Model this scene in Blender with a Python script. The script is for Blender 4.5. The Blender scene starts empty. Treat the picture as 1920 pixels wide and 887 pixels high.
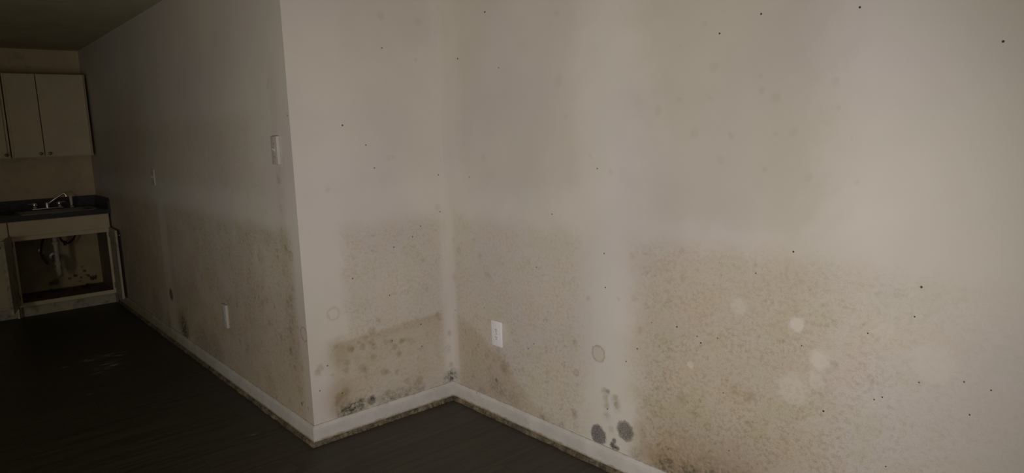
import bpy, bmesh, math, random
from mathutils import Vector, Matrix
random.seed(4)
sc = bpy.context.scene
C = sc.collection
PI = math.pi

# ------------------------------------------------------------------ camera
YAW, PITCH, ROLL, FPX = .7086, .1542, -.0327, 1286.4
cam_d = bpy.data.cameras.new('camera'); cam = bpy.data.objects.new('camera', cam_d); C.objects.link(cam)
cam_d.sensor_width = 36; cam_d.lens = FPX / 1920 * 36; cam_d.clip_start = .02
F = Vector((math.sin(YAW) * math.cos(PITCH), math.cos(YAW) * math.cos(PITCH), -math.sin(PITCH)))
Rt = Vector((math.cos(YAW), -math.sin(YAW), 0)); U = Rt.cross(F)
cr, sr = math.cos(ROLL), math.sin(ROLL)
a = cr * Rt + sr * U; b = -sr * Rt + cr * U
M = Matrix((a, b, -F)).transposed().to_4x4(); M.translation = Vector((0, 0, 1.5))
cam.matrix_world = M
sc.camera = cam

# ------------------------------------------------------------------ light
w = bpy.data.worlds.new('world'); sc.world = w; w.use_nodes = True
w.node_tree.nodes['Background'].inputs[0].default_value = (.75, .68, .52, 1)
w.node_tree.nodes['Background'].inputs[1].default_value = 0.045

def aim(o, tgt):
    o.rotation_euler = (Vector(tgt) - o.location).to_track_quat('-Z', 'Y').to_euler()

# a hand torch held low behind and left of the lens, strongest in the middle of its cone
sp = bpy.data.lights.new('torch', 'SPOT'); so = bpy.data.objects.new('torch', sp); C.objects.link(so)
sp.energy = 206; sp.spot_size = math.radians(75); sp.spot_blend = 1.0; sp.shadow_soft_size = .012
sp.color = (1.0, .95, .96)
so.location = (-.36, -.40, 1.15); aim(so, (1.698, 1.778, 1.015))
# weak soft fill lamp, added out of view opposite the right wall
al = bpy.data.lights.new('side_fill', 'AREA'); ao = bpy.data.objects.new('side_fill', al); C.objects.link(ao)
al.shape = 'RECTANGLE'; al.size = .9; al.size_y = 1.6; al.energy = 29.5; al.color = (1.0, .93, .80)
ao.location = (-2.42, 1.15, .83); aim(ao, (2.1, 1.15, .83))

sc.view_settings.view_transform = 'Standard'; sc.view_settings.look = 'None'
sc.view_settings.gamma = 1; sc.view_settings.use_curve_mapping = False
sc.view_settings.exposure = 0.0

# ------------------------------------------------------------------ node helper
class G:
    def __init__(s, name):
        s.m = bpy.data.materials.new(name); s.m.use_nodes = True
        s.t = s.m.node_tree; s.b = s.t.nodes['Principled BSDF']
        s.o = s.t.nodes['Material Output']
        g = s.t.nodes.new('ShaderNodeNewGeometry'); s.P = g.outputs['Position']; s.geo = g
    def n(s, k): return s.t.nodes.new(k)
    def put(s, sock, v):
        if isinstance(v, (int, float)): sock.default_value = v
        elif isinstance(v, (tuple, list)):
            v = tuple(v)
            if sock.type == 'RGBA' and len(v) == 3: v = v + (1,)
            sock.default_value = v
        else: s.t.links.new(v, sock)
    def ma(s, op, x, y=0, z=0):
        q = s.n('ShaderNodeMath'); q.operation = op
        s.put(q.inputs[0], x); s.put(q.inputs[1], y); s.put(q.inputs[2], z); return q.outputs[0]
    def mul(s, x, y): return s.ma('MULTIPLY', x, y)
    def add(s, x, y): return s.ma('ADD', x, y)
    def sub(s, x, y): return s.ma('SUBTRACT', x, y)
    def mx(s, x, y): return s.ma('MAXIMUM', x, y)
    def st(s, x, lo, hi, olo=0., ohi=1.):
        q = s.n('ShaderNodeMapRange'); q.interpolation_type = 'SMOOTHSTEP'
        s.put(q.inputs[0], x); s.put(q.inputs[1], lo); s.put(q.inputs[2], hi); s.put(q.inputs[3], olo); s.put(q.inputs[4], ohi)
        return q.outputs[0]
    def win(s, x, lo, hi, e):      # soft window
        return s.mul(s.st(x, lo - e, lo + e), s.st(x, hi - e, hi + e, 1., 0.))
    def sep(s, v):
        q = s.n('ShaderNodeSeparateXYZ'); s.put(q.inputs[0], v); return q.outputs
    def comb(s, x, y, z=0.):
        q = s.n('ShaderNodeCombineXYZ'); s.put(q.inputs[0], x); s.put(q.inputs[1], y); s.put(q.inputs[2], z); return q.outputs[0]
    def noise(s, v, sc_, det=2., ro=.5, dist=0.):
        q = s.n('ShaderNodeTexNoise'); s.put(q.inputs['Vector'], v); s.put(q.inputs['Scale'], sc_)
        s.put(q.inputs['Detail'], det); s.put(q.inputs['Roughness'], ro); s.put(q.inputs['Distortion'], dist); return q.outputs[0]
    def vor(s, v, sc_, rnd=1.):
        q = s.n('ShaderNodeTexVoronoi'); s.put(q.inputs['Vector'], v); s.put(q.inputs['Scale'], sc_); s.put(q.inputs['Randomness'], rnd)
        return q.outputs['Distance'], q.outputs['Color']
    def vm(s, op, x, y):
        q = s.n('ShaderNodeVectorMath'); q.operation = op; s.put(q.inputs[0], x); s.put(q.inputs[1], y)
        return q.outputs['Value'] if op in ('DISTANCE', 'LENGTH') else q.outputs[0]
    def mix(s, f, x, y, mode='MIX'):
        q = s.n('ShaderNodeMix'); q.data_type = 'RGBA'; q.blend_type = mode
        s.put(q.inputs[0], f); s.put(q.inputs[6], x); s.put(q.inputs[7], y); return q.outputs[2]
    def bump(s, h, st, d=.002):
        q = s.n('ShaderNodeBump'); s.put(q.inputs['Height'], h); q.inputs['Strength'].default_value = st
        q.inputs['Distance'].default_value = d; s.t.links.new(q.outputs[0], s.b.inputs['Normal'])
    def out(s, col, rough=.8, metal=0., spec=.5):
        s.put(s.b.inputs['Base Color'], col); s.put(s.b.inputs['Roughness'], rough)
        s.b.inputs['Metallic'].default_value = metal; s.b.inputs['Specular IOR Level'].default_value = spec
        return s.m
    def spots(s, q, lst, acc=0.):    # lst: (u, v, radius, softness, strength)
        for (u, v, r, e, k) in lst:
            d = s.vm('DISTANCE', q, (u, v, 0.))
            acc = s.ma('MULTIPLY_ADD', s.st(d, r - e, r + e, k, 0.), 1., acc) if acc != 0. else s.st(d, r - e, r + e, k, 0.)
        return acc
    def rings(s, q, lst, acc=0.):    # lst: (u, v, radius, width, strength)
        for (u, v, r, wd, k) in lst:
            d = s.ma('ABSOLUTE', s.sub(s.vm('DISTANCE', q, (u, v, 0.)), r))
            m_ = s.st(d, 0., wd, k, 0.)
            acc = s.add(m_, acc) if acc != 0. else m_
        return acc

PAINT = (.62, .580, .515)

def wall_material(name, ax, dens, brown, light, dark, rings, specks, faint, pale, smear=None, upper=None, grow=1., grain=1.):
    """moldy painted drywall. ax: which world axis runs along the wall. dens/brown/light/upper: functions(g,u,z,wob)->mask"""
    g = G(name)
    px = g.sep(g.P); u = px[ax]; z = px[2]
    q = g.comb(u, z, 0.)
    n1 = g.noise(q, 2.3, 3.); n2 = g.noise(q, 9., 3., .6); n3 = g.noise(q, 60., 3., .65); n4 = g.noise(q, 240., 2., .75)
    wob = g.mul(g.sub(n2, .5), .16)
    nz = g.n('ShaderNodeTexNoise'); g.put(nz.inputs['Vector'], q); nz.inputs['Scale'].default_value = 55; nz.inputs['Detail'].default_value = 3
    wq = g.vm('ADD', q, g.vm('MULTIPLY', g.vm('SUBTRACT', nz.outputs['Color'], (.5, .5, .5)), (.024, .024, 0.)))
    col = g.mix(g.st(n1, .35, .65), tuple(c * .965 for c in PAINT), tuple(c * 1.02 for c in PAINT))
    col = g.mix(g.st(g.noise(q, 1.3, 1.), .42, .6), col, g.mix(1., col, (.985, .975, 1.03), 'MULTIPLY'))
    # repainted joint compound bands are cleaner
    L = light(g, u, z, wob)
    col = g.mix(g.mul(L, .26), col, (.655, .625, .575))
    D = g.mul(dens(g, u, z, wob), grow)
    # even film of mildew
    col = g.mix(g.mul(g.mul(D, g.st(n1, .3, .7, .7, 1.)), .50), col, g.mix(1., col, (.83, .795, .71), 'MULTIPLY'))
    # mottling of many small colonies
    mot = g.mul(g.st(n3, .44, .62), g.st(n2, .30, .62, .35, 1.))
    col = g.mix(g.mul(D, g.mul(mot, .40)), col, g.mix(1., col, (.66, .62, .52), 'MULTIPLY'))
    fine = g.st(n4, .58, .70)
    col = g.mix(g.mul(D, g.mul(fine, .36 * grain)), col, g.mix(1., col, (.52, .49, .43), 'MULTIPLY'))
    fine2 = g.st(g.noise(q, 330., 1., .5), .60, .68)
    col = g.mix(g.mul(D, g.mul(fine2, .42 * grain)), col, g.mix(1., col, (.50, .46, .38), 'MULTIPLY'))
    pal = g.st(g.noise(q, 30., 2., .5), .60, .72)
    col = g.mix(g.mul(D, g.mul(pal, .30)), col, (.62, .585, .51))
    tint = g.noise(q, 6.5, 2., .5)
    col = g.mix(g.mul(g.add(g.mul(D, .75), .15), g.st(tint, .50, .66)), col, g.mix(1., col, (1.0, .965, .925), 'MULTIPLY'))
    col = g.mix(g.mul(g.add(g.mul(D, .75), .15), g.st(tint, .32, .48, 1., 0.)), col, g.mix(1., col, (.955, .975, .90), 'MULTIPLY'))
    # round colonies
    vd, vc = g.vor(wq, 17.)
    rnd = g.sep(vc)[0]
    cr_ = g.st(rnd, .55, 1., .02, .30)
    blob = g.mul(g.st(g.sub(vd, cr_), -.06, .06, 1., 0.), g.st(rnd, .60, .66))
    col = g.mix(g.mul(D, g.mul(g.mul(blob, g.st(n3, .35, .6, .3, 1.)), .30)), col, g.mix(1., col, (.60, .55, .44), 'MULTIPLY'))
    vd2, vc2 = g.vor(wq, 46.)
    rnd2 = g.sep(vc2)[1]
    blob2 = g.mul(g.st(vd2, .16, .34, 1., 0.), g.st(rnd2, .70, .74))
    col = g.mix(g.mul(D, g.mul(blob2, .28)), col, g.mix(1., col, (.58, .53, .43), 'MULTIPLY'))
    B = brown(g, u, z, wob)
    col = g.mix(B, col, g.mix(1., col, (.74, .638, .515), 'MULTIPLY'))
    if upper:
        Uo = upper(g, u, z, wob)
        col = g.mix(Uo, col, g.mix(1., col, (.80, .79, .73), 'MULTIPLY'))
    if faint: col = g.mix(g.mul(g.spots(wq, faint), g.st(z, .6, 1.3, 1., .55)), col, g.mix(1., col, (.66, .60, .46), 'MULTIPLY'))
    if pale: col = g.mix(g.spots(wq, pale), col, (.64, .60, .53))
    if rings: col = g.mix(g.rings(wq, rings), col, g.mix(1., col, (.60, .52, .42), 'MULTIPLY'))
    if dark:
        hatch = g.st(g.noise(g.vm('MULTIPLY', q, (90., 340., 1.)), 1., 2.), .30, .65, .62, 1.)
        col = g.mix(g.ma('MINIMUM', g.mul(g.spots(wq, dark), hatch), 1.), col, (.062, .060, .058))
    if smear:
        ms = g.ma('MINIMUM', g.mul(g.spots(q, smear), g.st(g.noise(q, 48., 5., .75), .30, .72)), 1.)
        col = g.mix(ms, col, (.075, .072, .045))
    if specks: col = g.mix(g.ma('MINIMUM', g.spots(q, specks), 1.), col, (.02, .016, .012))
    g.bump(g.add(g.mul(n4, .5), n3), .10, .0015)
    return g.out(col, .72, 0., .25)

# ------------------------------------------------------------------ mesh helpers
def bx(bm, x0, x1, y0, y1, z0, z1, bev=0., seg=2):
    r = bmesh.ops.create_cube(bm, size=1.)
    vs = r['verts']
    for v in vs:
        v.co = Vector(((x0 + x1) / 2 + v.co.x * (x1 - x0), (y0 + y1) / 2 + v.co.y * (y1 - y0), (z0 + z1) / 2 + v.co.z * (z1 - z0)))
    if bev:
        es = list({e for v in vs for e in v.link_edges})
        bmesh.ops.bevel(bm, geom=es, offset=bev, segments=seg, affect='EDGES', profile=.5)
    return vs
def tube(bm, pts, r, seg=14, cap=True):
    pts = [Vector(p) for p in pts]; rs = r if isinstance(r, (list, tuple)) else [r] * len(pts)
    prev = None; nrm = None; first = None
    for i, p in enumerate(pts):
        t = (pts[min(i + 1, len(pts) - 1)] - pts[max(i - 1, 0)]).normalized()
        if nrm is None:
            nrm = t.orthogonal().normalized()
        else:
            nrm = (nrm - t * nrm.dot(t)).normalized()
        bi = t.cross(nrm)
        ring = [bm.verts.new(p + (nrm * math.cos(2 * PI * k / seg) + bi * math.sin(2 * PI * k / seg)) * rs[i]) for k in range(seg)]
        if prev:
            for k in range(seg): bm.faces.new((prev[k], prev[(k + 1) % seg], ring[(k + 1) % seg], ring[k]))
        else: first = ring
        prev = ring
    if cap:
        bm.faces.new(first[::-1]); bm.faces.new(prev)
def smooth_path(pts, n=6):
    P = [Vector(p) for p in pts]; out = []
    for i in range(len(P) - 1):
        p0 = P[max(i - 1, 0)]; p1 = P[i]; p2 = P[i + 1]; p3 = P[min(i + 2, len(P) - 1)]
        for k in range(n):
            t = k / n
            out.append(.5 * ((2 * p1) + (p2 - p0) * t + (2 * p0 - 5 * p1 + 4 * p2 - p3) * t * t + (3 * p1 - p0 - 3 * p2 + p3) * t ** 3))
    return out + [P[-1]]
def lathe(bm, c, axis, prof, seg=20):
    """prof: (distance along axis, radius)"""
    c = Vector(c); ax_ = Vector(axis).normalized(); tube(bm, [c + ax_ * d for d, _ in prof], [max(r, 1e-4) for _, r in prof], seg)
def poly_prism(bm, pts, vec):
    a_ = [bm.verts.new(p) for p in pts]; b_ = [bm.verts.new(Vector(p) + Vector(vec)) for p in pts]
    n = len(pts); bm.faces.new(a_[::-1]); bm.faces.new(b_)
    for i in range(n): bm.faces.new((a_[i], a_[(i + 1) % n], b_[(i + 1) % n], b_[i]))
def wloc(o):
    v = Vector((0, 0, 0))
    while o: v += o.location; o = o.parent
    return v
def obj(name, bm, mat, parent=None, smooth=False, origin=None):
    bmesh.ops.recalc_face_normals(bm, faces=bm.faces)
    me = bpy.data.meshes.new(name)
    base = wloc(parent) if parent else Vector((0, 0, 0))
    loc = Vector((0, 0, 0))
    if origin is not None: loc = Vector(origin) - base
    for v in bm.verts: v.co -= base + loc
    bm.to_mesh(me); bm.free()
    if mat: me.materials.append(mat)
    o = bpy.data.objects.new(name, me); C.objects.link(o); o.location = loc
    if parent: o.parent = parent
    if smooth:
        for p in me.polygons: p.use_smooth = True
        try:
            me.set_sharp_from_angle(angle=math.radians(42))
        except Exception: pass
    return o
def thing(name, label, cat, loc, group=None):
    o = bpy.data.objects.new(name, None); C.objects.link(o); o.location = loc; o.empty_display_size = .05
    o['label'] = label; o['category'] = cat
    if group: o['group'] = group
    return o
def tag(o, label, cat, group=None):
    o['label'] = label; o['category'] = cat
    if group: o['group'] = group
    return o
def struct(name, bm, mat, label=None):
    o = obj(name, bm, mat); o['kind'] = 'structure'
    if label: o['label'] = label
    return o

# ------------------------------------------------------------------ dimensions (metres)
XL, YO, XR = 1.313, 3.065, 2.155        # plane of long left wall, plane of short wall, plane of right wall
YW, H = 7.88, 2.385
XW, YBK = -2.45, -1.2                    # sides of the room behind the camera
YB = 7.27; YU = 7.56                    # base and wall cabinet fronts

# ------------------------------------------------------------------ wall materials
def gz(g, z, lo, hi, e=.03): return g.win(z, lo, hi, e)

def r_light(g, u, z, wob):
    seam = g.mul(g.win(g.add(u, g.mul(wob, .35)), 1.82, 1.975, .075), g.st(z, .05, .35, .35, 1.))
    band = g.mul(g.win(g.add(z, g.mul(wob, .2)), 1.09, 1.24, .03), .16)
    corner = g.st(u, 3.0, 3.04)
    side = g.mul(g.st(g.add(u, wob), .80, 1.0, 1., 0.), g.st(z, .95, 1.25))
    return g.mx(g.mx(seam, band), g.mx(g.mul(corner, .8), g.mul(side, .8)))
def r_dens(g, u, z, wob):
    low = g.st(g.add(z, g.mul(wob, .7)), .98, 1.12, 1., 0.)
    notseam = g.mx(g.st(g.add(u, g.mul(wob, .5)), 1.64, 1.86, 1., 0.), g.st(g.add(u, g.mul(wob, .5)), 1.95, 2.14))
    low = g.mul(low, g.mul(notseam, g.st(u, 3.02, 2.98)))
    amp = g.st(u, .35, 1.15, .22, 1.)
    amp = g.mul(amp, g.st(z, .25, 1.1, 1.05, .62))
    amp = g.mul(amp, g.st(u, 1.75, 1.95, 1.35, 1.))
    return g.mul(low, amp)
def r_brown(g, u, z, wob):
    # damp triangle beside the inner corner
    edge = g.st(u, 2.15, 3.05, .10, .50)
    tri = g.mul(g.st(g.sub(z, g.add(edge, g.mul(wob, .35))), -.035, .03, 1., 0.), g.win(u, 2.15, 3.0, .08))
    patch = g.mul(g.mul(g.win(g.add(u, wob), .95, 1.72, .14), g.st(g.add(z, wob), .95, 1.12, 1., 0.)), .36)
    low = g.mul(g.mul(g.win(g.add(u, wob), 1.1, 1.7, .10), g.st(g.add(z, wob), .25, .5, 1., 0.)), .30)
    floorline = g.mul(g.st(g.add(z, wob), .12, .26, 1., 0.), g.mul(g.win(u, 1.05, 1.7, .08), .5))
    return g.ma('MINIMUM', g.add(g.add(g.mul(tri, .50), patch), g.add(low, floorline)), 1.)
def r_upper(g, u, z, wob):
    a1 = g.mul(g.win(g.add(u, wob), 1.0, 1.70, .15), g.win(g.add(z, wob), 1.08, 2.3, .12))
    a2 = g.mul(g.win(g.add(u, wob), 2.06, 2.9, .06), g.win(g.add(z, wob), 1.22, 2.3, .08))
    return g.add(g.mul(a1, .80), g.mul(a2, .26))
# stains and fly specks: (along the wall, height, radius, softness, strength), metres
SH_SPECKS = [(1.818, 1.922, 0.0034, 0.0012, 0.90), (1.575, 1.548, 0.0045, 0.0012, 0.90), (1.694, 1.449, 0.0034, 0.0012, 0.90), (1.734, 1.333, 0.0034, 0.0012, 0.90), (2.119, 1.273, 0.0034, 0.0012, 0.90), (2.118, 1.073, 0.0034, 0.0012, 0.90), (1.989, 1.009, 0.0034, 0.0012, 0.90), (1.935, 0.958, 0.0034, 0.0012, 0.90), (1.818, 0.918, 0.0034, 0.0012, 0.90), (1.776, 0.670, 0.0034, 0.0012, 0.90), (1.957, 0.476, 0.0034, 0.0012, 0.90), (1.774, 0.426, 0.0034, 0.0012, 0.90), (1.956, 0.353, 0.0034, 0.0012, 0.90), (1.405, 0.383, 0.0034, 0.0012, 0.90), (1.572, 0.794, 0.0034, 0.0012, 0.90), (1.356, 0.267, 0.0034, 0.0012, 0.90), (1.473, 0.223, 0.0034, 0.0012, 0.90), (1.365, 0.059, 0.0034, 0.0012, 0.90)]
RI_SPECKS = [(2.661, 2.063, 0.0045, 0.0010, 0.95), (2.895, 1.868, 0.0045, 0.0010, 0.95), (2.572, 1.794, 0.0030, 0.0010, 0.95), (2.838, 1.266, 0.0030, 0.0010, 0.95), (1.951, 1.328, 0.0030, 0.0010, 0.95), (1.223, 1.849, 0.0034, 0.0010, 0.95), (1.377, 1.806, 0.0034, 0.0010, 0.95), (0.909, 1.823, 0.0034, 0.0010, 0.95), (0.546, 1.684, 0.0034, 0.0010, 0.95), (1.088, 1.072, 0.0034, 0.0010, 0.95), (1.221, 0.981, 0.0023, 0.0010, 0.95), (0.701, 1.012, 0.0034, 0.0010, 0.95), (1.548, 0.723, 0.0034, 0.0010, 0.95), (1.456, 0.704, 0.0023, 0.0010, 0.95), (1.439, 0.682, 0.0034, 0.0010, 0.95), (1.368, 0.716, 0.0023, 0.0010, 0.95), (1.050, 0.758, 0.0023, 0.0010, 0.95), (0.714, 0.921, 0.0023, 0.0010, 0.95), (0.842, 0.844, 0.0023, 0.0010, 0.95), (1.341, 0.511, 0.0023, 0.0010, 0.95), (0.692, 0.725, 0.0023, 0.0010, 0.95), (0.814, 0.637, 0.0023, 0.0010, 0.95), (0.791, 0.651, 0.0023, 0.0010, 0.95), (0.969, 0.552, 0.0034, 0.0010, 0.95), (0.559, 0.665, 0.0023, 0.0010, 0.95), (1.587, 0.204, 0.0023, 0.0010, 0.95), (0.770, 0.431, 0.0023, 0.0010, 0.95), (0.578, 0.757, 0.0023, 0.0010, 0.95), (0.513, 0.750, 0.0023, 0.0010, 0.95), (1.313, 0.293, 0.0023, 0.0010, 0.95), (3.016, 0.523, 0.0030, 0.0010, 0.95), (2.344, 0.854, 0.0030, 0.0010, 0.95), (1.918, 0.970, 0.0030, 0.0010, 0.95), (1.914, 0.823, 0.0030, 0.0010, 0.95), (2.230, 1.115, 0.0030, 0.0010, 0.95), (2.756, 0.584, 0.0030, 0.0010, 0.95), (2.378, 0.471, 0.0030, 0.0010, 0.95), (2.420, 0.437, 0.0030, 0.0010, 0.95), (1.803, 0.521, 0.0030, 0.0010, 0.95), (1.743, 0.590, 0.0030, 0.0010, 0.95), (1.669, 0.716, 0.0023, 0.0010, 0.95), (1.910, 0.278, 0.0030, 0.0010, 0.95)]
RI_FAINT = [(2.172, 1.987, 0.0150, 0.0083, 0.30), (2.174, 1.701, 0.0230, 0.0127, 0.30), (1.638, 1.555, 0.0180, 0.0099, 0.30), (2.130, 1.548, 0.0110, 0.0061, 0.30), (2.717, 1.368, 0.0160, 0.0088, 0.30), (1.989, 1.379, 0.0110, 0.0060, 0.30), (1.878, 1.317, 0.0140, 0.0077, 0.30), (1.438, 1.847, 0.0090, 0.0049, 0.30), (1.538, 1.780, 0.0070, 0.0039, 0.30), (1.397, 1.696, 0.0170, 0.0093, 0.30), (1.164, 1.575, 0.0180, 0.0099, 0.30), (1.217, 1.605, 0.0120, 0.0066, 0.30), (0.971, 1.614, 0.0130, 0.0072, 0.30), (1.100, 1.463, 0.0160, 0.0088, 0.30), (1.476, 1.466, 0.0170, 0.0093, 0.30), (1.326, 1.456, 0.0130, 0.0071, 0.30), (1.541, 1.588, 0.0100, 0.0055, 0.30), (1.408, 1.588, 0.0070, 0.0039, 0.30), (0.960, 1.536, 0.0080, 0.0044, 0.30), (1.047, 1.318, 0.0140, 0.0077, 0.30), (1.220, 1.652, 0.0100, 0.0055, 0.30), (1.366, 1.371, 0.0150, 0.0082, 0.30), (1.199, 1.340, 0.0090, 0.0050, 0.30), (0.895, 1.308, 0.0100, 0.0055, 0.30), (0.916, 1.443, 0.0060, 0.0033, 0.30), (1.160, 1.460, 0.0080, 0.0044, 0.30), (2.775, 0.858, 0.0150, 0.0083, 0.34), (2.728, 0.765, 0.0140, 0.0077, 0.34), (2.706, 0.760, 0.0120, 0.0066, 0.34), (3.005, 0.919, 0.0120, 0.0066, 0.34), (3.011, 0.711, 0.0190, 0.0105, 0.34), (1.729, 0.671, 0.0160, 0.0088, 0.34), (1.768, 0.977, 0.0130, 0.0072, 0.34), (1.756, 0.801, 0.0140, 0.0077, 0.34), (1.688, 0.498, 0.0130, 0.0072, 0.34), (1.697, 0.381, 0.0160, 0.0088, 0.34), (1.744, 0.320, 0.0140, 0.0077, 0.34), (1.717, 0.223, 0.0210, 0.0115, 0.34), (2.098, 0.394, 0.0160, 0.0088, 0.34), (2.612, 0.291, 0.0240, 0.0132, 0.34), (2.650, 0.382, 0.0150, 0.0083, 0.34), (2.600, 0.356, 0.0110, 0.0061, 0.34), (2.549, 0.278, 0.0170, 0.0094, 0.34), (2.726, 0.350, 0.0120, 0.0066, 0.34), (2.693, 0.314, 0.0150, 0.0083, 0.34), (1.841, 0.786, 0.0090, 0.0050, 0.34), (2.014, 0.757, 0.0120, 0.0066, 0.34), (2.100, 0.544, 0.0150, 0.0083, 0.34), (2.961, 0.865, 0.0180, 0.0099, 0.34)]
SH_FAINT = [(1.822, 2.075, 0.0200, 0.0100, 0.32), (2.036, 2.061, 0.0190, 0.0095, 0.32), (1.817, 1.377, 0.0130, 0.0065, 0.32), (2.012, 1.873, 0.0110, 0.0055, 0.32), (1.476, 1.247, 0.0130, 0.0065, 0.32), (1.848, 1.381, 0.0110, 0.0055, 0.32), (2.102, 1.101, 0.0170, 0.0085, 0.32), (1.659, 0.503, 0.0220, 0.0110, 0.50), (1.787, 0.390, 0.0170, 0.0085, 0.50), (1.810, 0.344, 0.0180, 0.0090, 0.50), (1.767, 0.424, 0.0140, 0.0070, 0.50), (1.715, 0.271, 0.0200, 0.0100, 0.50), (1.502, 0.333, 0.0170, 0.0085, 0.50), (1.511, 0.370, 0.0170, 0.0085, 0.50), (1.594, 0.323, 0.0200, 0.0100, 0.50), (1.927, 0.170, 0.0240, 0.0120, 0.50), (1.850, 0.182, 0.0180, 0.0090, 0.50), (1.732, 0.152, 0.0170, 0.0085, 0.50), (1.491, 0.223, 0.0240, 0.0120, 0.50), (1.454, 0.206, 0.0220, 0.0110, 0.50), (2.143, 0.384, 0.0160, 0.0080, 0.50), (2.144, 0.203, 0.0160, 0.0080, 0.50), (1.366, 0.382, 0.0190, 0.0095, 0.50), (1.350, 0.359, 0.0160, 0.0080, 0.50), (1.602, 0.434, 0.0170, 0.0085, 0.50), (1.542, 0.434, 0.0130, 0.0065, 0.50), (1.703, 0.553, 0.0140, 0.0070, 0.50), (1.828, 0.410, 0.0140, 0.0070, 0.50), (1.457, 0.468, 0.0130, 0.0065, 0.50), (2.067, 0.507, 0.0150, 0.0075, 0.50)]
LE_FAINT = [(3.247, 1.291, 0.0160, 0.0080, 0.42), (3.252, 1.174, 0.0130, 0.0065, 0.42), (3.245, 1.148, 0.0100, 0.0050, 0.42), (3.264, 1.055, 0.0110, 0.0055, 0.42), (3.227, 0.953, 0.0190, 0.0095, 0.42), (3.181, 0.932, 0.0160, 0.0080, 0.42), (3.224, 0.713, 0.0170, 0.0085, 0.42), (3.227, 0.604, 0.0170, 0.0085, 0.42), (3.219, 0.673, 0.0140, 0.0070, 0.42), (3.181, 1.394, 0.0200, 0.0100, 0.42), (3.261, 1.316, 0.0130, 0.0065, 0.42), (3.236, 0.492, 0.0170, 0.0085, 0.42), (3.278, 0.441, 0.0150, 0.0075, 0.42), (3.439, 1.122, 0.0110, 0.0055, 0.42), (3.609, 0.887, 0.0150, 0.0075, 0.42), (3.545, 0.650, 0.0150, 0.0075, 0.42), (3.441, 0.634, 0.0150, 0.0075, 0.42), (3.717, 0.630, 0.0120, 0.0060, 0.42), (3.591, 0.710, 0.0150, 0.0075, 0.42), (3.258, 0.543, 0.0210, 0.0105, 0.42), (3.187, 0.772, 0.0130, 0.0065, 0.42), (3.341, 0.940, 0.0110, 0.0055, 0.42), (3.151, 0.374, 0.0170, 0.0085, 0.42), (3.244, 0.351, 0.0150, 0.0075, 0.42), (3.230, 1.343, 0.0130, 0.0065, 0.42), (3.284, 1.747, 0.0120, 0.0060, 0.42), (3.272, 1.771, 0.0120, 0.0060, 0.42), (5.080, 0.325, 0.0210, 0.0105, 0.42), (5.966, 0.253, 0.0240, 0.0120, 0.42), (4.027, 0.320, 0.0180, 0.0090, 0.42), (4.323, 0.929, 0.0170, 0.0085, 0.42)]
_q = random.Random(5)
RI_FAINT += [(_q.uniform(1.1, 1.78), _q.uniform(.12, .55), _q.uniform(.010, .028), .010, _q.uniform(.15, .35)) for _ in range(18)]
RI_FAINT += [(_q.uniform(2.05, 2.75), _q.uniform(.12, .36), _q.uniform(.008, .020), .008, _q.uniform(.2, .45)) for _ in range(18)]
SH_FAINT += [(_q.uniform(1.42, 2.1), _q.uniform(.12, .5), _q.uniform(.007, .02), .007, _q.uniform(.2, .5)) for _ in range(22)]
RI_DARK = [(1.966, .140, .045, .008, .92), (1.811, .208, .042, .009, .85), (1.880, .118, .016, .008, 1.), (1.872, .145, .011, .006, .9),
           (1.856, .112, .012, .006, .9), (2.677, .207, .010, .004, .7), (1.905, .358, .011, .006, .55)]
RI_SMEAR = [(1.60, .118, .05, .02, .8), (1.48, .115, .06, .02, .7), (1.36, .125, .07, .03, .7), (1.26, .14, .06, .04, .5), (2.2, .108, .02, .012, .5), (2.33, .108, .02, .012, .5), (2.8, .110, .03, .012, .4), (1.75, .11, .04, .02, .5), (1.925, .35, .022, .02, .30), (1.918, .30, .022, .02, .30), (1.915, .24, .020, .02, .28), (1.862, .33, .022, .018, .42), (1.855, .30, .018, .018, .42),
            (2.67, .17, .05, .05, .5), (2.55, .13, .05, .04, .4), (1.30, .20, .10, .09, .35), (1.5, .18, .12, .10, .30), (3.05, .14, .03, .03, .9)]
RI_RINGS = [(1.959, .519, .036, .009, .62), (1.811, .208, .043, .008, .5), (2.098, .40, .014, .006, .3)]
RI_PALE = [(2.585, .47, .035, .03, .45), (2.60, .52, .03, .025, .35), (1.79, .30, .05, .04, .5), (.658, .794, .06, .015, .45), (1.074, .60, .055, .02, .40), (1.067, .825, .026, .008, .7), (.99, .722, .03, .012, .6), (1.484, .583, .014, .006, .6),
           (1.284, .85, .03, .012, .35), (.80, .86, .03, .012, .3), (1.0, .65, .028, .012, .4)]
m_right = wall_material('painted_drywall_right', 1, r_dens, r_brown, r_light, RI_DARK, RI_RINGS, RI_SPECKS,
                        RI_FAINT + [(1.959, .519, .034, .006, .30), (1.925, .36, .013, .008, .5), (1.918, .325, .014, .008, .5), (1.915, .29, .014, .009, .45), (1.912, .25, .014, .009, .4), (1.863, .345, .014, .007, .55), (1.857, .312, .015, .007, .55), (1.89, .19, .014, .008, .4), (1.775, .21, .03, .015, .25), (1.74, .26, .025, .014, .35), (1.70, .16, .04, .02, .3), (2.655, .345, .03, .02, .35), (2.60, .30, .04, .025, .35)], RI_PALE, RI_SMEAR, r_upper)

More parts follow.
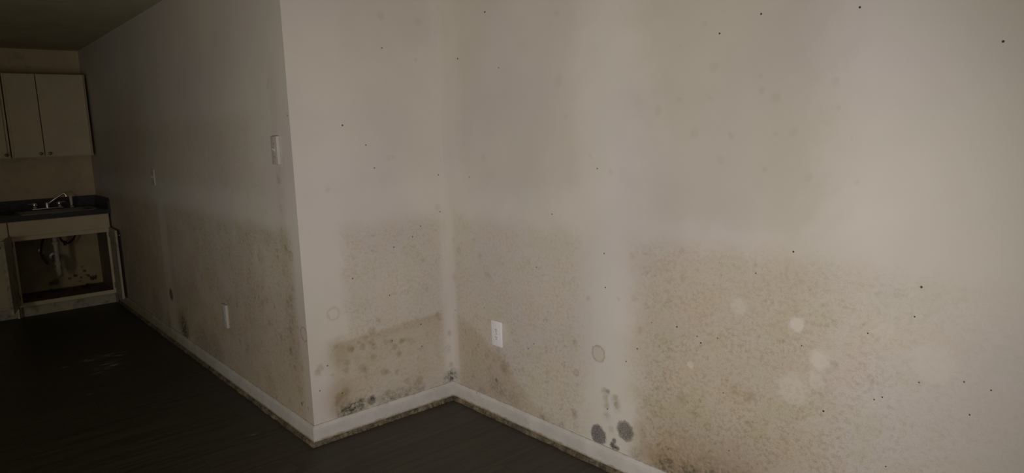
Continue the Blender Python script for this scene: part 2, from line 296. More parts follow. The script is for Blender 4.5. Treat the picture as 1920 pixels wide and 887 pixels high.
def s_light(g, u, z, wob):
    seam = g.mul(g.st(g.add(u, g.mul(wob, .12)), 2.085, 2.12), g.st(z, .1, .3, .3, 1.))
    left = g.mul(g.st(g.add(u, g.mul(wob, .4)), 1.43, 1.53, 1., 0.), g.st(z, .55, .7))
    return g.mx(g.mul(g.win(z, 1.07, 1.22, .03), .5), g.mx(g.mul(seam, .65), g.mul(left, .45)))
def s_dens(g, u, z, wob):
    low = g.st(g.add(z, g.mul(wob, .7)), .98, 1.12, .8, 0.)
    side = g.mx(g.st(g.add(u, g.mul(wob, .5)), 1.49, 1.56), g.st(g.add(z, g.mul(wob, .5)), .50, .54, .7, 0.))
    return g.mul(g.mul(low, side), g.mul(g.st(u, 2.08, 2.13, 1., .25), g.st(u, 1.38, 1.45, .2, 1.)))
def s_brown(g, u, z, wob):
    top = g.st(u, 1.48, 2.1, .485, .515)
    m1 = g.mul(g.st(g.sub(z, g.add(top, g.mul(wob, .14))), -.012, .012, 1., 0.), g.win(g.add(u, g.mul(wob, .8)), 1.45, 2.095, .04))
    m1 = g.mul(m1, g.st(z, .12, .5, .18, .38))
    edge = g.mul(g.win(g.sub(z, g.add(top, g.mul(wob, .14))), -.045, .0, .012), g.win(g.add(u, g.mul(wob, .8)), 1.45, 2.095, .04))
    pink = g.mul(g.spots(g.comb(g.add(u, g.mul(wob, .4)), g.add(z, wob), 0.), [(1.47, .42, .07, .05, .5), (1.47, .20, .09, .06, .6), (1.60, .30, .10, .08, .2)]), .6)
    return g.ma('MINIMUM', g.add(g.add(m1, g.mul(edge, .17)), pink), 1.)
SH_DARK = [(1.633, .134, .024, .010, .75), (1.640, .150, .014, .008, .4), (2.140, .118, .012, .008, .95), (1.573, .118, .012, .010, .6)]
SH_SMEAR = [(1.46, .108, .03, .025, .8), (1.50, .115, .035, .03, .95), (1.545, .122, .04, .03, .95), (1.58, .14, .03, .03, .7), (1.72, .118, .04, .03, .7), (1.80, .11, .05, .02, .6), (1.9, .108, .06, .015, .5),
            (2.13, .125, .035, .03, 1.), (2.145, .15, .02, .02, .8), (2.13, .30, .02, .02, .3), (1.47, .16, .04, .04, .4)]
m_short = wall_material('painted_drywall_short', 0, s_dens, s_brown, s_light, SH_DARK, [(1.456, .637, .030, .012, .34)], SH_SPECKS,
                        SH_FAINT + [(1.46, .22, .07, .06, .30), (1.47, .42, .06, .06, .22), (1.46, .15, .05, .04, .25)], None, SH_SMEAR,
                        lambda g, u, z, wob: g.mul(g.mul(g.win(g.add(u, wob), 1.6, 2.06, .08), g.st(z, 1.2, 1.3)), .12))

def l_light(g, u, z, wob):
    band = g.win(g.add(z, g.mul(wob, .25)), 1.08, 1.21, .025)
    seam = g.mul(g.win(g.add(u, g.mul(wob, .3)), 5.38, 5.56, .05), g.st(z, .2, .5, .4, 1.))
    corner = g.mul(g.st(g.add(u, g.mul(wob, .2)), 3.13, 3.17, 1., 0.), .5)
    return g.mx(g.mul(band, .8), g.mx(g.mul(seam, .9), corner))
def l_dens(g, u, z, wob):
    low = g.st(g.add(z, g.mul(wob, .5)), 1.0, 1.09, 1., 0.)
    low = g.mul(low, g.sub(1., g.mul(g.win(u, 5.38, 5.56, .04), .7)))
    low = g.mul(low, g.st(g.noise(g.comb(u, g.mul(z, .6), 3.), 4.5, 3., .6), .35, .62, .6, 1.15))
    hi = g.mul(g.mul(g.win(g.add(z, wob), 1.22, 1.62, .06), g.st(g.add(u, wob), 3.3, 3.7)), .45)
    return g.mul(g.mx(low, hi), g.st(u, 3.12, 3.20, .15, 1.))
def l_brown(g, u, z, wob):
    far = g.mul(g.win(g.add(u, wob), 5.7, 7.0, .3), g.win(g.add(z, wob), .5, 1.9, .2))
    low = g.mul(g.st(g.add(z, wob), .3, 1.0, 1., 0.), .55)
    col = g.mul(g.win(g.add(u, g.mul(wob, .5)), 3.2, 3.28, .02), g.win(z, .25, 1.85, .1))
    return g.ma('MINIMUM', g.add(g.add(g.mul(far, .30), low), g.mul(col, .14)), 1.)
LE_DARK = [(5.45, .372, .046, .012, .95), (3.194, .176, .007, .002, .9), (3.173, .19, .004, .002, .8), (3.083, 1.6, .005, .002, .9), (3.12, .18, .005, .002, .6), (3.117, .17, .004, .002, .6)]
_r = random.Random(11)
LE_MORE = [(_r.uniform(3.2, 4.1), _r.uniform(.14, 1.0), _r.uniform(.008, .02), .006, _r.uniform(.3, .6)) for _ in range(34)]
LE_SMEAR = [(5.22, .20, .09, .07, 1.), (5.16, .13, .08, .06, 1.), (5.6, .13, .06, .06, .7), (5.9, .13, .2, .06, .4), (4.8, .125, .15, .05, .5), (6.6, .13, .3, .05, .4), (3.25, 1.30, .02, .02, .35), (4.5, .12, .15, .04, .4)]
m_left = wall_material('painted_drywall_left', 1, l_dens, l_brown, l_light, LE_DARK, [(3.10, .556, .034, .008, .7), (3.18, .93, .022, .007, .5)], None, LE_FAINT + LE_MORE, None, LE_SMEAR,
                       lambda g, u, z, wob: g.mul(g.win(g.add(u, wob), 3.9, 6.2, .4), g.mul(g.st(z, 1.3, 1.5), .25)), 1.35, 1.2)

def plain(name, col, rough=.7, metal=0., var=.06, sc_=8., bump=0., spec=.4, dirt=None):
    g = G(name)
    n = g.noise(g.P, sc_, 4., .6)
    c = g.mix(g.st(n, .3, .7), tuple(x * (1 - var) for x in col), tuple(min(x * (1 + var), 1.) for x in col))
    if dirt:
        d = g.st(g.noise(g.P, dirt[0], 5., .7), dirt[1], dirt[2])
        c = g.mix(g.mul(d, dirt[4] if len(dirt) > 4 else 1.), c, dirt[3])
    if bump: g.bump(g.noise(g.P, sc_ * 12, 3.), bump)
    return g.out(c, rough, metal, spec)

m_plain = plain('plain_painted_drywall', PAINT, .75, var=.04, sc_=3.)
m_kwall = plain('kitchen_painted_drywall', (.64, .52, .35), .75, var=.08, sc_=4., dirt=(6., .5, .75, (.45, .38, .26)))
m_ceil = plain('ceiling_paint', (.52, .48, .34), .9, var=.08, sc_=5., bump=.5)
m_cab = plain('cream_cabinet_paint', (.66, .57, .40), .5, var=.05, sc_=5., dirt=(11., .52, .8, (.46, .36, .24), .5))
m_cabd = plain('dirty_cabinet_paint', (.50, .46, .35), .6, var=.1, sc_=6., dirt=(14., .48, .7, (.26, .22, .14)))
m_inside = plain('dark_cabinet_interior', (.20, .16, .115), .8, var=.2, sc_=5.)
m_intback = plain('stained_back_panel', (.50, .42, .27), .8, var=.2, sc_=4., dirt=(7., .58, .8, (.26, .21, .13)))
def back_panel_material():
    g = G('spattered_back_panel')
    p = g.sep(g.P); q = g.comb(p[0], p[2], 0.)
    c = g.mix(g.st(g.noise(g.P, 5., 4., .6), .35, .7), (.52, .43, .27), (.40, .33, .20))
    nz = g.n('ShaderNodeTexNoise'); g.put(nz.inputs['Vector'], q); nz.inputs['Scale'].default_value = 30
    wq = g.vm('ADD', q, g.vm('MULTIPLY', g.vm('SUBTRACT', nz.outputs['Color'], (.5, .5, .5)), (.05, .05, 0.)))
    m = g.spots(wq, [(1.05, .22, .016, .006, .9), (1.10, .19, .014, .006, .8), (1.13, .25, .015, .006, .8), (1.16, .20, .018, .008, .9), (1.19, .17, .02, .006, .9), (1.22, .175, .016, .006, .9),
                     (1.00, .20, .012, .006, .7), (1.08, .16, .012, .006, .7), (.88, .18, .03, .012, .7), (.84, .165, .02, .01, .6), (.95, .24, .012, .006, .5), (1.12, .30, .010, .006, .5)])
    c = g.mix(g.ma('MINIMUM', m, 1.), c, (.07, .055, .035))
    return g.out(c, .85, 0., .2)
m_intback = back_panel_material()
m_counter = plain('dark_laminate_counter', (.045, .045, .05), .38, var=.35, sc_=60.)
m_chrome = plain('chrome', (.85, .85, .86), .24, 1., var=.02)
m_steel = plain('brushed_steel', (.34, .34, .35), .36, 1., var=.06, sc_=20.)
m_pvc = plain('white_pvc', (.50, .47, .38), .45, var=.06, dirt=(24., .5, .8, (.35, .30, .2)))
m_rubber = plain('black_rubber', (.03, .03, .032), .5)
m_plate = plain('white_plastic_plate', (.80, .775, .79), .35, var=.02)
m_dull = plain('aged_plastic_plate', (.47, .445, .41), .5, var=.03)
m_slot = plain('dark_slot', (.10, .09, .085), .6)
m_screw = plain('steel_screw', (.55, .53, .5), .35, 1.)
m_brass = plain('dull_knob_metal', (.30, .27, .20), .35, 1., var=.2)
m_hinge = plain('dark_hinge_metal', (.12, .10, .08), .5, .6, var=.2)
m_debris = plain('crumbled_dark_debris', (.06, .045, .03), .9, var=.4, sc_=40.)

def base_material():
    g = G('white_baseboard_paint')
    z = g.sep(g.P)[2]
    n = g.noise(g.P, 28., 5., .7); f = g.noise(g.P, 9., 4., .6)
    c = g.mix(g.st(f, .3, .7), (.50, .475, .44), (.585, .56, .52))
    c = g.mix(g.mul(g.st(n, .56, .72), .40), c, (.42, .39, .34))
    # grime collects along the top edge and the foot
    c = g.mix(g.mul(g.st(g.add(z, g.mul(g.sub(n, .5), .03)), .022, .034, 1., 0.), .85), c, (.28, .22, .15))
    c = g.mix(g.mul(g.st(g.add(z, g.mul(g.sub(n, .5), .016)), .0985, .1035), .55), c, (.25, .23, .19))
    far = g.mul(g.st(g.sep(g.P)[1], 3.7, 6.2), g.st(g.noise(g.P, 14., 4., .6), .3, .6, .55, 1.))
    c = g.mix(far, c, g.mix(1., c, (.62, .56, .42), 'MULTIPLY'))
    s_ = g.st(g.noise(g.P, 60., 2., .5), .70, .76)
    c = g.mix(g.mul(s_, .7), c, (.22, .19, .15))
    return g.out(c, .5, 0., .4)
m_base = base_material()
def shoe_material():
    g = G('rotten_dirty_shoe_moulding')
    n = g.noise(g.P, 26., 7., .8); n2 = g.noise(g.P, 9., 4., .6); n3 = g.noise(g.P, 90., 3., .7)
    c = g.mix(g.st(n2, .35, .65), (.14, .11, .07), (.25, .205, .14))
    c = g.mix(g.st(n, .38, .64), c, (.055, .048, .034))
    c = g.mix(g.mul(g.st(n3, .60, .72), .4), c, (.42, .37, .29))
    g.bump(n, .8, .004)
    return g.out(c, .85, 0., .2)
m_shoe = shoe_material()
def floor_material():
    g = G('dark_wood_plank_floor')
    s = g.sep(g.P); x, y = s[0], s[1]
    PW, PL = .152, 1.22
    row = g.ma('FLOOR', g.ma('DIVIDE', y, PW))
    wn = g.n('ShaderNodeTexWhiteNoise'); wn.noise_dimensions = '1D'; g.put(wn.inputs['W'], row)
    xo = g.add(g.ma('DIVIDE', x, PL), g.mul(wn.outputs[0], 7.3))
    col_ = g.ma('FLOOR', xo)
    wn2 = g.n('ShaderNodeTexWhiteNoise'); wn2.noise_dimensions = '2D'; g.put(wn2.inputs['Vector'], g.comb(row, col_, 0.))
    r = wn2.outputs[0]
    q = g.comb(g.add(g.mul(x, 1.6), g.mul(r, 30.)), g.mul(y, 22.), r)
    gr = g.noise(q, 1.4, 6., .62, .5)
    gr2 = g.noise(g.comb(g.mul(x, 4.), g.mul(y, 150.), r), 1., 3., .6)
    c = g.mix(g.st(gr, .32, .68), (.030, .0275, .0205), (.060, .053, .037))
    c = g.mix(g.mul(g.st(gr2, .4, .7), .22), c, (.045, .034, .022))
    c = g.mix(g.mul(r, .35), c, g.mix(1., c, (.70, .70, .72), 'MULTIPLY'))
    fy = g.ma('FRACT', g.ma('DIVIDE', y, PW)); fx = g.ma('FRACT', xo)
    jy = g.ma('MINIMUM', fy, g.sub(1., fy)); jx = g.ma('MINIMUM', fx, g.sub(1., fx))
    j = g.mx(g.st(jy, .006, .018, 1., 0.), g.st(jx, .0008, .0024, 1., 0.))
    c = g.mix(g.mul(j, .7), c, (.02, .015, .011))
    # scuffs of white dust left in the middle of the floor
    d1 = g.noise(g.comb(g.mul(x, 9.), g.mul(y, 26.), 0.), 1., 5., .7)
    patch = g.spots(g.comb(x, y, 0.), [(.60, 5.45, .05, .05, .9), (.76, 5.50, .05, .05, .9), (.86, 5.47, .06, .05, .9), (.95, 5.46, .04, .03, .9), (.83, 5.25, .09, .07, .75), (.79, 5.1, .07, .06, .6), (.62, 4.71, .03, .02, .7), (1.14, 3.44, .03, .02, .5)])
    sc1 = g.mul(patch, g.st(d1, .50, .66))
    c = g.mix(sc1, c, (.42, .44, .52))
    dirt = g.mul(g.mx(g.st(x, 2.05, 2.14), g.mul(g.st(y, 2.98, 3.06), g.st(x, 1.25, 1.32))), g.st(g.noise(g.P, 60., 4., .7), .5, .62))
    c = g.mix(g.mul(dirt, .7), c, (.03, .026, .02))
    g.bump(g.add(gr2, g.mul(j, -2.)), .25, .001)
    return g.out(c, g.st(gr, .2, .8, .42, .58), 0., .35)
m_floor = floor_material()

# ------------------------------------------------------------------ the setting
T = .12
bm = bmesh.new(); bx(bm, XW - T, XR + T, YBK - T, YW + T, -.12, 0.); struct('floor', bm, m_floor)
bm = bmesh.new(); bx(bm, XW - T, XR + T, YBK - T, YW + T, H, H + .12); struct('ceiling', bm, m_ceil)
bm = bmesh.new(); bx(bm, XR, XR + T, YBK - T, YO + T, 0, H); struct('wall_right', bm, m_right, 'mildewed off-white drywall at right with dark round stains near the floor')
# short wall stops at the outer corner; its end is the long left wall's face
bm = bmesh.new(); bx(bm, XL + T, XR, YO, YO + T, 0, H); bx(bm, XL, XL + T, YO, YO + .0, 0, H) if False else None
bm2 = bm; bx(bm2, XL + .0004, XL + T, YO, YO + .004, 0, H)
struct('wall_short', bm2, m_short, 'short mildewed return wall between the outer and inner corner')
bm = bmesh.new(); bx(bm, XL, XL + T, YO + .0005, YW + T, 0, H); struct('wall_left', bm, m_left, 'long shaded mildewed wall running back to the kitchen')
bm = bmesh.new(); bx(bm, XW - T, XL, YW, YW + T, 0, H); struct('wall_kitchen', bm, m_kwall)
bm = bmesh.new(); bx(bm, XW - T, XR + T, YBK - T, YBK, 0, H); struct('wall_rear', bm, m_plain)
bm = bmesh.new(); bx(bm, XW - T, XW, YBK, YW, 0, H); struct('wall_opposite', bm, m_plain)

bm = bmesh.new()  # unseen casing added to frame the fill lamp; the wall behind has no opening
for y_ in (.63, 1.60): bx(bm, XW, XW + .018, y_, y_ + .07, 0, 2.05, .003)
bx(bm, XW, XW + .018, .63, 1.67, 2.05, 2.12, .003)
struct('fill_casing', bm, m_base)

def moulding(bm, path, prof):
    """path: plan points with their inward mitre normals; prof: (out, z)"""
    rings = []
    for (x, y), (nx, ny) in path:
        rings.append([bm.verts.new((x + nx * o_, y + ny * o_, z_)) for o_, z_ in prof])
    n = len(prof)
    for a_, b_ in zip(rings, rings[1:]):
        for k in range(n): bm.faces.new((a_[k], a_[(k + 1) % n], b_[(k + 1) % n], b_[k]))
    bm.faces.new(rings[0]); bm.faces.new(rings[-1][::-1])
BP = [(0, .020), (.013, .020), (.0135, .070), (.0125, .084), (.008, .094), (.005, .101), (0, .102)]
SP = [(0, .0), (.026, .0), (.0255, .006), (.022, .013), (.0175, .018), (.013, .0215), (0, .0215)]
YT = 7.335
paths = {'left': [((XL, YT), (-1, 0)), ((XL, YO), (-1, -1))],
         'short': [((XL, YO), (-1, -1)), ((XR, YO), (-1, -1))],
         'right': [((XR, YO), (-1, -1)), ((XR, YBK), (-1, 0))]}
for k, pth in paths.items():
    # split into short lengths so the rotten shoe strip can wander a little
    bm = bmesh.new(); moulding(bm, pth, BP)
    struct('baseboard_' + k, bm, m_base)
for i, (k, pth) in enumerate(paths.items()):
    (p0, n0), (p1, n1) = pth
    N = 90
    ring = []
    for t in range(N + 1):
        f_ = t / N
        x = p0[0] + (p1[0] - p0[0]) * f_; y = p0[1] + (p1[1] - p0[1]) * f_
        if t == 0: nn = n0; jit = 1.
        elif t == N: nn = n1; jit = 1.
        else:
            nn = (-1, 0) if k != 'short' else (0, -1); jit = 1 + random.uniform(-.16, .10)
        ring.append(((x, y), (nn[0] * jit, nn[1] * jit)))
    bm = bmesh.new(); moulding(bm, ring, SP)
    struct('trim_%d' % (i + 1), bm, m_shoe)

# ------------------------------------------------------------------ wall plates
def plate_on(axis_pos, u, z, kind, label, cat, hw=.0385, hh=.0635, th=.0085, group=None, mp=None):
    m_plate = mp or globals()['m_plate']
    """wall plate on a plane x = axis_pos, facing -x"""
    X = axis_pos
    t = thing('power_outlet' if kind == 'outlet' else 'light_switch', label, cat, (X, u, z - hh), group)
    bm = bmesh.new(); bx(bm, X - th, X, u - hw, u + hw, z - hh, z + hh, .0025, 3)
    obj('cover_plate', bm, m_plate, t, True)
    if kind == 'outlet':
        for s in (1, -1):
            zc = z + s * .0195
            bm = bmesh.new()
            pts = []
            for k in range(28):
                a_ = 2 * PI * k / 28
                yy = .0172 * math.cos(a_); zz = max(-.0125, min(.0125, .0172 * math.sin(a_)))
                pts.append((X - th + .0005, u + yy, zc + zz))
            poly_prism(bm, pts, (-.0022, 0, 0))
            r = obj('receptacle', bm, m_plate, t)
            for dy, hgt in ((.0062, .0042), (-.0062, .0034)):
                bm = bmesh.new(); bx(bm, X - th - .0022, X - th - .0015, u + dy - .0013, u + dy + .0013, zc + .001 - hgt, zc + .001 + hgt + .001)
                obj('slot', bm, m_slot, r)
            bm = bmesh.new(); lathe(bm, (X - th - .0015, u, zc - .0085), (-1, 0, 0), [(0, .0026), (.0009, .0026)], 12); obj('ground_hole', bm, m_slot, r)
        bm = bmesh.new(); lathe(bm, (X - th + .0005, u, z), (-1, 0, 0), [(0, .0032), (.0012, .0032), (.0018, .002)], 14); obj('screw', bm, m_screw, t)
    else:
        bm = bmesh.new(); bx(bm, X - th - .001, X - th + .001, u - .0055, u + .0055, z - .0125, z + .0125, .0006); obj('toggle_surround', bm, m_plate, t)
        bm = bmesh.new()
        poly_prism(bm, [(X - th, u - .0045, z - .006), (X - th - .011, u - .0045, z + .006), (X - th - .011, u - .0045, z + .011), (X - th, u - .0045, z + .006)], (0, .009, 0))
        obj('toggle', bm, m_plate, t)
        for dz in (.030, -.030):
            bm = bmesh.new(); lathe(bm, (X - th + .0005, u, z + dz), (-1, 0, 0), [(0, .0032), (.0012, .0032), (.0018, .002)], 14); obj('screw', bm, m_screw, t)
    return t
plate_on(XR, 2.653, .466, 'outlet', 'white duplex power outlet low on the right wall near the inner corner', 'outlet', .0405, .0665)
plate_on(XL, 4.222, .440, 'outlet', 'white power outlet low on the long shaded left wall', 'outlet', .0385, .0715, .016, mp=m_dull)
plate_on(XL, 3.233, 1.440, 'switch', 'white light switch on the left wall just beside the outer corner', 'light switch', .036, .067, .016, mp=m_dull)
plate_on(XL, 5.565, 1.240, 'switch', 'faint light switch far along the left wall towards the kitchen', 'light switch', .036, .0585, .009, mp=m_dull)

# ------------------------------------------------------------------ kitchen cabinets
def knob(parent, x, y, z, r=.013):
    bm = bmesh.new(); lathe(bm, (x, y, z), (0, -1, 0), [(0, r * .55), (.010, r * .42), (.014, r * .8), (.018, r), (.024, r * .95), (.028, r * .6), (.0295, 0.001)], 18)
    return obj('knob', bm, m_brass, parent, True)

def wall_cabinet(x0, x1, doors, label):
    z0, z1 = 1.392, 2.136
    t = thing('wall_cabinet', label, 'cabinet', ((x0 + x1) / 2, YU + .16, z0), 'wall cabinets over the counter')
    bm = bmesh.new()
    bx(bm, x0, x0 + .016, YU + .02, YW, z0, z1); bx(bm, x1 - .016, x1, YU + .02, YW, z0, z1)
    bx(bm, x0 + .016, x1 - .016, YU + .02, YW, z1 - .016, z1); bx(bm, x0 + .016, x1 - .016, YU + .02, YW, z0 + .012, z0 + .028)
    bx(bm, x0 + .016, x1 - .016, YW - .012, YW, z0 + .028, z1 - .016)
    obj('carcass', bm, m_cab, t)
    bm = bmesh.new()
    bx(bm, x0, x0 + .035, YU + .002, YU + .02, z0, z1); bx(bm, x1 - .035, x1, YU + .002, YU + .02, z0, z1)
    bx(bm, x0 + .035, x1 - .035, YU + .002, YU + .02, z1 - .035, z1); bx(bm, x0 + .035, x1 - .035, YU + .002, YU + .02, z0, z0 + .035)
    obj('face_frame', bm, m_cab, t)
    for (a_, b_, kx) in doors:
        bm = bmesh.new(); bx(bm, a_, b_, YU - .017, YU + .001, z0 + .006, z1 - .003, .003, 2)
        d = obj('door', bm, m_cab, t)
        knob(d, kx, YU - .017, 1.424)
    return t
wall_cabinet(.655, 1.285, [(.672, .897, .868), (.903, 1.270, .936)], 'cream wall cabinet with two flat doors nearest the left wall')
wall_cabinet(.02, .645, [(.035, .325, .29), (.331, .622, .612)], 'cream wall cabinet cut off by the left edge of the photo')

# base cabinets: open sink base and its neighbour
def sink_cabinet():
    x0, x1 = .528, 1.296; zt = .857
    t = thing('sink_base_cabinet', 'cream sink base cabinet standing open with bare pipes inside', 'cabinet', ((x0 + x1) / 2, YB + .3, 0), 'kitchen base cabinets')
    y0 = YB + .018
    for a_ in (x0, x1 - .016):
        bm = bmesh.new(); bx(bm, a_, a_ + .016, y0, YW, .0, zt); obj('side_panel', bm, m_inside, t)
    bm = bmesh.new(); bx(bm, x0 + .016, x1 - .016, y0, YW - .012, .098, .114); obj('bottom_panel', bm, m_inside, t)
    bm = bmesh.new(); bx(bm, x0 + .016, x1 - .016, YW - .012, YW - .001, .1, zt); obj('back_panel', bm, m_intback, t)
    bm = bmesh.new()
    bx(bm, x0, .558, YB, y0, .10, zt); bx(bm, 1.262, x1, YB, y0, .10, zt)
    bx(bm, .558, 1.262, YB, y0, .683, .735); bx(bm, .558, 1.262, YB, y0, .098, .132); bx(bm, .558, 1.262, YB, y0, .835, zt)
    obj('face_frame', bm, m_cab, t)
    bm = bmesh.new(); bx(bm, x0, x1, YB + .05, YB + .066, .0, .098); obj('toe_kick', bm, m_cabd, t)
    bm = bmesh.new(); bx(bm, x0 + .002, x1 - .006, YB - .018, YB, .722, .853, .003, 2); obj('false_drawer_front', bm, m_cab, t)
    # doors, both swung wide open; local build then rotate about the hinge
    def door(hx, sgn, ang, wd, z0, z1):
        bm = bmesh.new()
        bx(bm, 0, sgn * wd, -.018, 0, z0, z1, .0) if sgn > 0 else bx(bm, sgn * wd, 0, -.018, 0, z0, z1, .0)
        hole = bm
        R_ = Matrix.Rotation(ang, 4, 'Z')
        for v in bm.verts: v.co = R_ @ v.co + Vector((hx, YB - .002, 0))
        bmesh.ops.bevel(bm, geom=bm.edges[:], offset=.003, segments=2, affect='EDGES')
        d = obj('door', bm, m_cabd, t)
        kp = R_ @ Vector((sgn * (wd - .035), -.018, 0)) + Vector((hx, YB - .002, 0)); kn = R_ @ Vector((0, -1, 0))
        bm = bmesh.new(); lathe(bm, (kp.x, kp.y, z1 - .05), kn, [(0, .006), (.01, .005), (.016, .011), (.022, .0125), (.027, .008), (.028, .001)], 16)
        obj('knob', bm, m_brass, d, True)
        for zz in (z0 + .07, z1 - .07):
            bm = bmesh.new(); bx(bm, hx - sgn * .022, hx - sgn * .002, YB - .006, YB - .0005, zz - .022, zz + .022, .001)
            tube(bm, [(hx, YB - .005, zz - .024), (hx, YB - .005, zz + .024)], .005, 10)
            obj('hinge', bm, m_hinge, d)
    door(1.280, -1, math.radians(87), .365, .102, .728)
    door(.540, 1, math.radians(-103), .365, .118, .728)
    return t
sink_cabinet()
def left_cabinet():
    x0, x1 = -.08, .524; zt = .857; y0 = YB + .018
    t = thing('base_cabinet', 'cream base cabinet with a drawer over closed doors left of the open sink cabinet', 'cabinet', ((x0 + x1) / 2, YB + .3, 0), 'kitchen base cabinets')
    bm = bmesh.new(); bx(bm, x0, x0 + .016, y0, YW, 0, zt); bx(bm, x1 - .016, x1, y0, YW, 0, zt); bx(bm, x0 + .016, x1 - .016, y0, YW, .098, .114); bx(bm, x0 + .016, x1 - .016, YW - .012, YW, .114, zt)
    obj('carcass', bm, m_cab, t)
    bm = bmesh.new(); bx(bm, x0, x0 + .035, YB, y0, .098, zt); bx(bm, x1 - .035, x1, YB, y0, .098, zt)
    bx(bm, x0 + .035, x1 - .035, YB, y0, .69, .73); bx(bm, x0 + .035, x1 - .035, YB, y0, .098, .14); bx(bm, x0 + .035, x1 - .035, YB, y0, .83, zt)
    obj('face_frame', bm, m_cab, t)
    bm = bmesh.new(); bx(bm, x0, x1, YB + .05, YB + .066, 0, .098); obj('toe_kick', bm, m_cabd, t)
    bm = bmesh.new(); bx(bm, x0 + .01, x1 - .004, YB - .018, YB, .722, .853, .003, 2); dr = obj('drawer', bm, m_cab, t)
    knob(dr, (x0 + x1) / 2, YB - .018, .787)
    for a_, b_, kx in ((x0 + .01, .218, .185), (.224, x1 - .012, .26)):
        bm = bmesh.new(); bx(bm, a_, b_, YB - .018, YB, .118, .700, .003, 2); d = obj('door', bm, m_cab, t); knob(d, kx, YB - .018, .65)
left_cabinet()

# worktop with the sink cut-out, back and side splash
SX0, SX1, SY0, SY1 = .630, 1.235, 7.335, 7.815
def worktop():
    t = thing('countertop', 'dark laminate countertop with raised splash along the kitchen wall', 'countertop', (.6, YB + .3, .857))
    bm = bmesh.new(); y0 = YB - .03; z0, z1 = .857, .895; xa, xb = -.08, XL
    bx(bm, xa, SX0 + .015, y0, YW, z0, z1); bx(bm, SX1 - .015, xb, y0, YW, z0, z1)
    bx(bm, SX0 + .015, SX1 - .015, y0, SY0 + .015, z0, z1); bx(bm, SX0 + .015, SX1 - .015, SY1 - .015, YW, z0, z1)
    obj('slab', bm, m_counter, t)
    bm = bmesh.new(); bx(bm, xa, xb, YW - .02, YW, .895, .996, .003); obj('backsplash', bm, m_counter, t)
    bm = bmesh.new(); poly_prism(bm, [(xb - .02, y0 + .012, .895), (xb - .02, YW - .02, .895), (xb - .02, YW - .02, .996), (xb - .02, y0 + .05, .996), (xb - .02, y0 + .022, .985), (xb - .02, y0 + .012, .965)], (.02, 0, 0))
    obj('side_splash', bm, m_counter, t)
worktop()

def sink():
    t = thing('kitchen_sink', 'stainless steel drop-in sink set into the dark countertop', 'sink', ((SX0 + SX1) / 2, (SY0 + SY1) / 2, .895))
    bm = bmesh.new()
    def rr(x0, x1, y0, y1, r, z, n=6):
        out = []
        for cx, cy, a0 in ((x1 - r, y1 - r, 0), (x0 + r, y1 - r, 90), (x0 + r, y0 + r, 180), (x1 - r, y0 + r, 270)):
            for k in range(n + 1):
                a_ = math.radians(a0 + 90 * k / n); out.append(bm.verts.new((cx + r * math.cos(a_), cy + r * math.sin(a_), z)))
        return out
    R1 = [rr(SX0, SX1, SY0, SY1, .03, .8955), rr(SX0 + .004, SX1 - .004, SY0 + .004, SY1 - .004, .028, .9005),
          rr(SX0 + .028, SX1 - .028, SY0 + .028, SY1 - .085, .05, .9005), rr(SX0 + .034, SX1 - .034, SY0 + .034, SY1 - .091, .05, .892),
          rr(SX0 + .050, SX1 - .050, SY0 + .05, SY1 - .105, .05, .745), rr(SX0 + .085, SX1 - .085, SY0 + .085, SY1 - .14, .05, .735)]
    for p_, q_ in zip(R1, R1[1:]):
        n = len(p_)
        for k in range(n): bm.faces.new((p_[k], p_[(k + 1) % n], q_[(k + 1) % n], q_[k]))
    bm.faces.new(R1[-1])
    o = obj('basin', bm, m_steel, t, True)
    md = o.modifiers.new('thickness', 'SOLIDIFY'); md.thickness = .0012; md.offset = -1
    bm = bmesh.new(); lathe(bm, (.885, 7.55, .741), (0, 0, -1), [(0, .044), (.003, .046), (.006, .042), (.03, .040), (.05, .026), (.052, .024)], 24); obj('drain', bm, m_steel, t, True)
    return t
sink()

def faucet():
    fx, fy, z = .888, 7.772, .9015
    t = thing('kitchen_faucet', 'chrome two-handle kitchen faucet with its spout swung to the right', 'faucet', (fx, fy, z))
    bm = bmesh.new(); bx(bm, fx - .125, fx + .125, fy - .024, fy + .024, z, z + .014, .006, 3); obj('deck_plate', bm, m_chrome, t, True)
    for s in (-1, 1):
        bm = bmesh.new(); lathe(bm, (fx + s * .098, fy, z + .012), (0, 0, 1), [(0, .018), (.012, .016), (.02, .012), (.026, .020), (.040, .022), (.050, .018), (.054, .004)], 20)
        tube(bm, [(fx + s * .098, fy, z + .052), (fx + s * .098 + s * .03, fy - .02, z + .058), (fx + s * .098 + s * .048, fy - .035, z + .060)], [.008, .006, .005], 10)
        obj('handle', bm, m_chrome, t, True)
    bm = bmesh.new(); lathe(bm, (fx, fy, z + .012), (0, 0, 1), [(0, .020), (.02, .018), (.035, .0165), (.045, .015), (.05, .008)], 20); obj('spout_base', bm, m_chrome, t, True)
    bm = bmesh.new(); tube(bm, smooth_path([(fx, fy, z + .04), (fx + .025, fy - .012, z + .062), (fx + .075, fy - .03, z + .100), (fx + .125, fy - .05, z + .134), (fx + .14, fy - .056, z + .137), (fx + .150, fy - .060, z + .124), (fx + .153, fy - .061, z + .108)], 5), .0095, 14)
    obj('spout', bm, m_chrome, t, True)
faucet()
t = thing('sink_sprayer', 'side sprayer with a highlight painted pale, standing on the sink right of the faucet', 'sprayer', (1.085, 7.775, .9015))
bm = bmesh.new(); lathe(bm, (1.085, 7.775, .9015), (0, 0, 1), [(0, .024), (.006, .023), (.014, .015), (.03, .0135)], 18); obj('holder', bm, m_chrome, t, True)
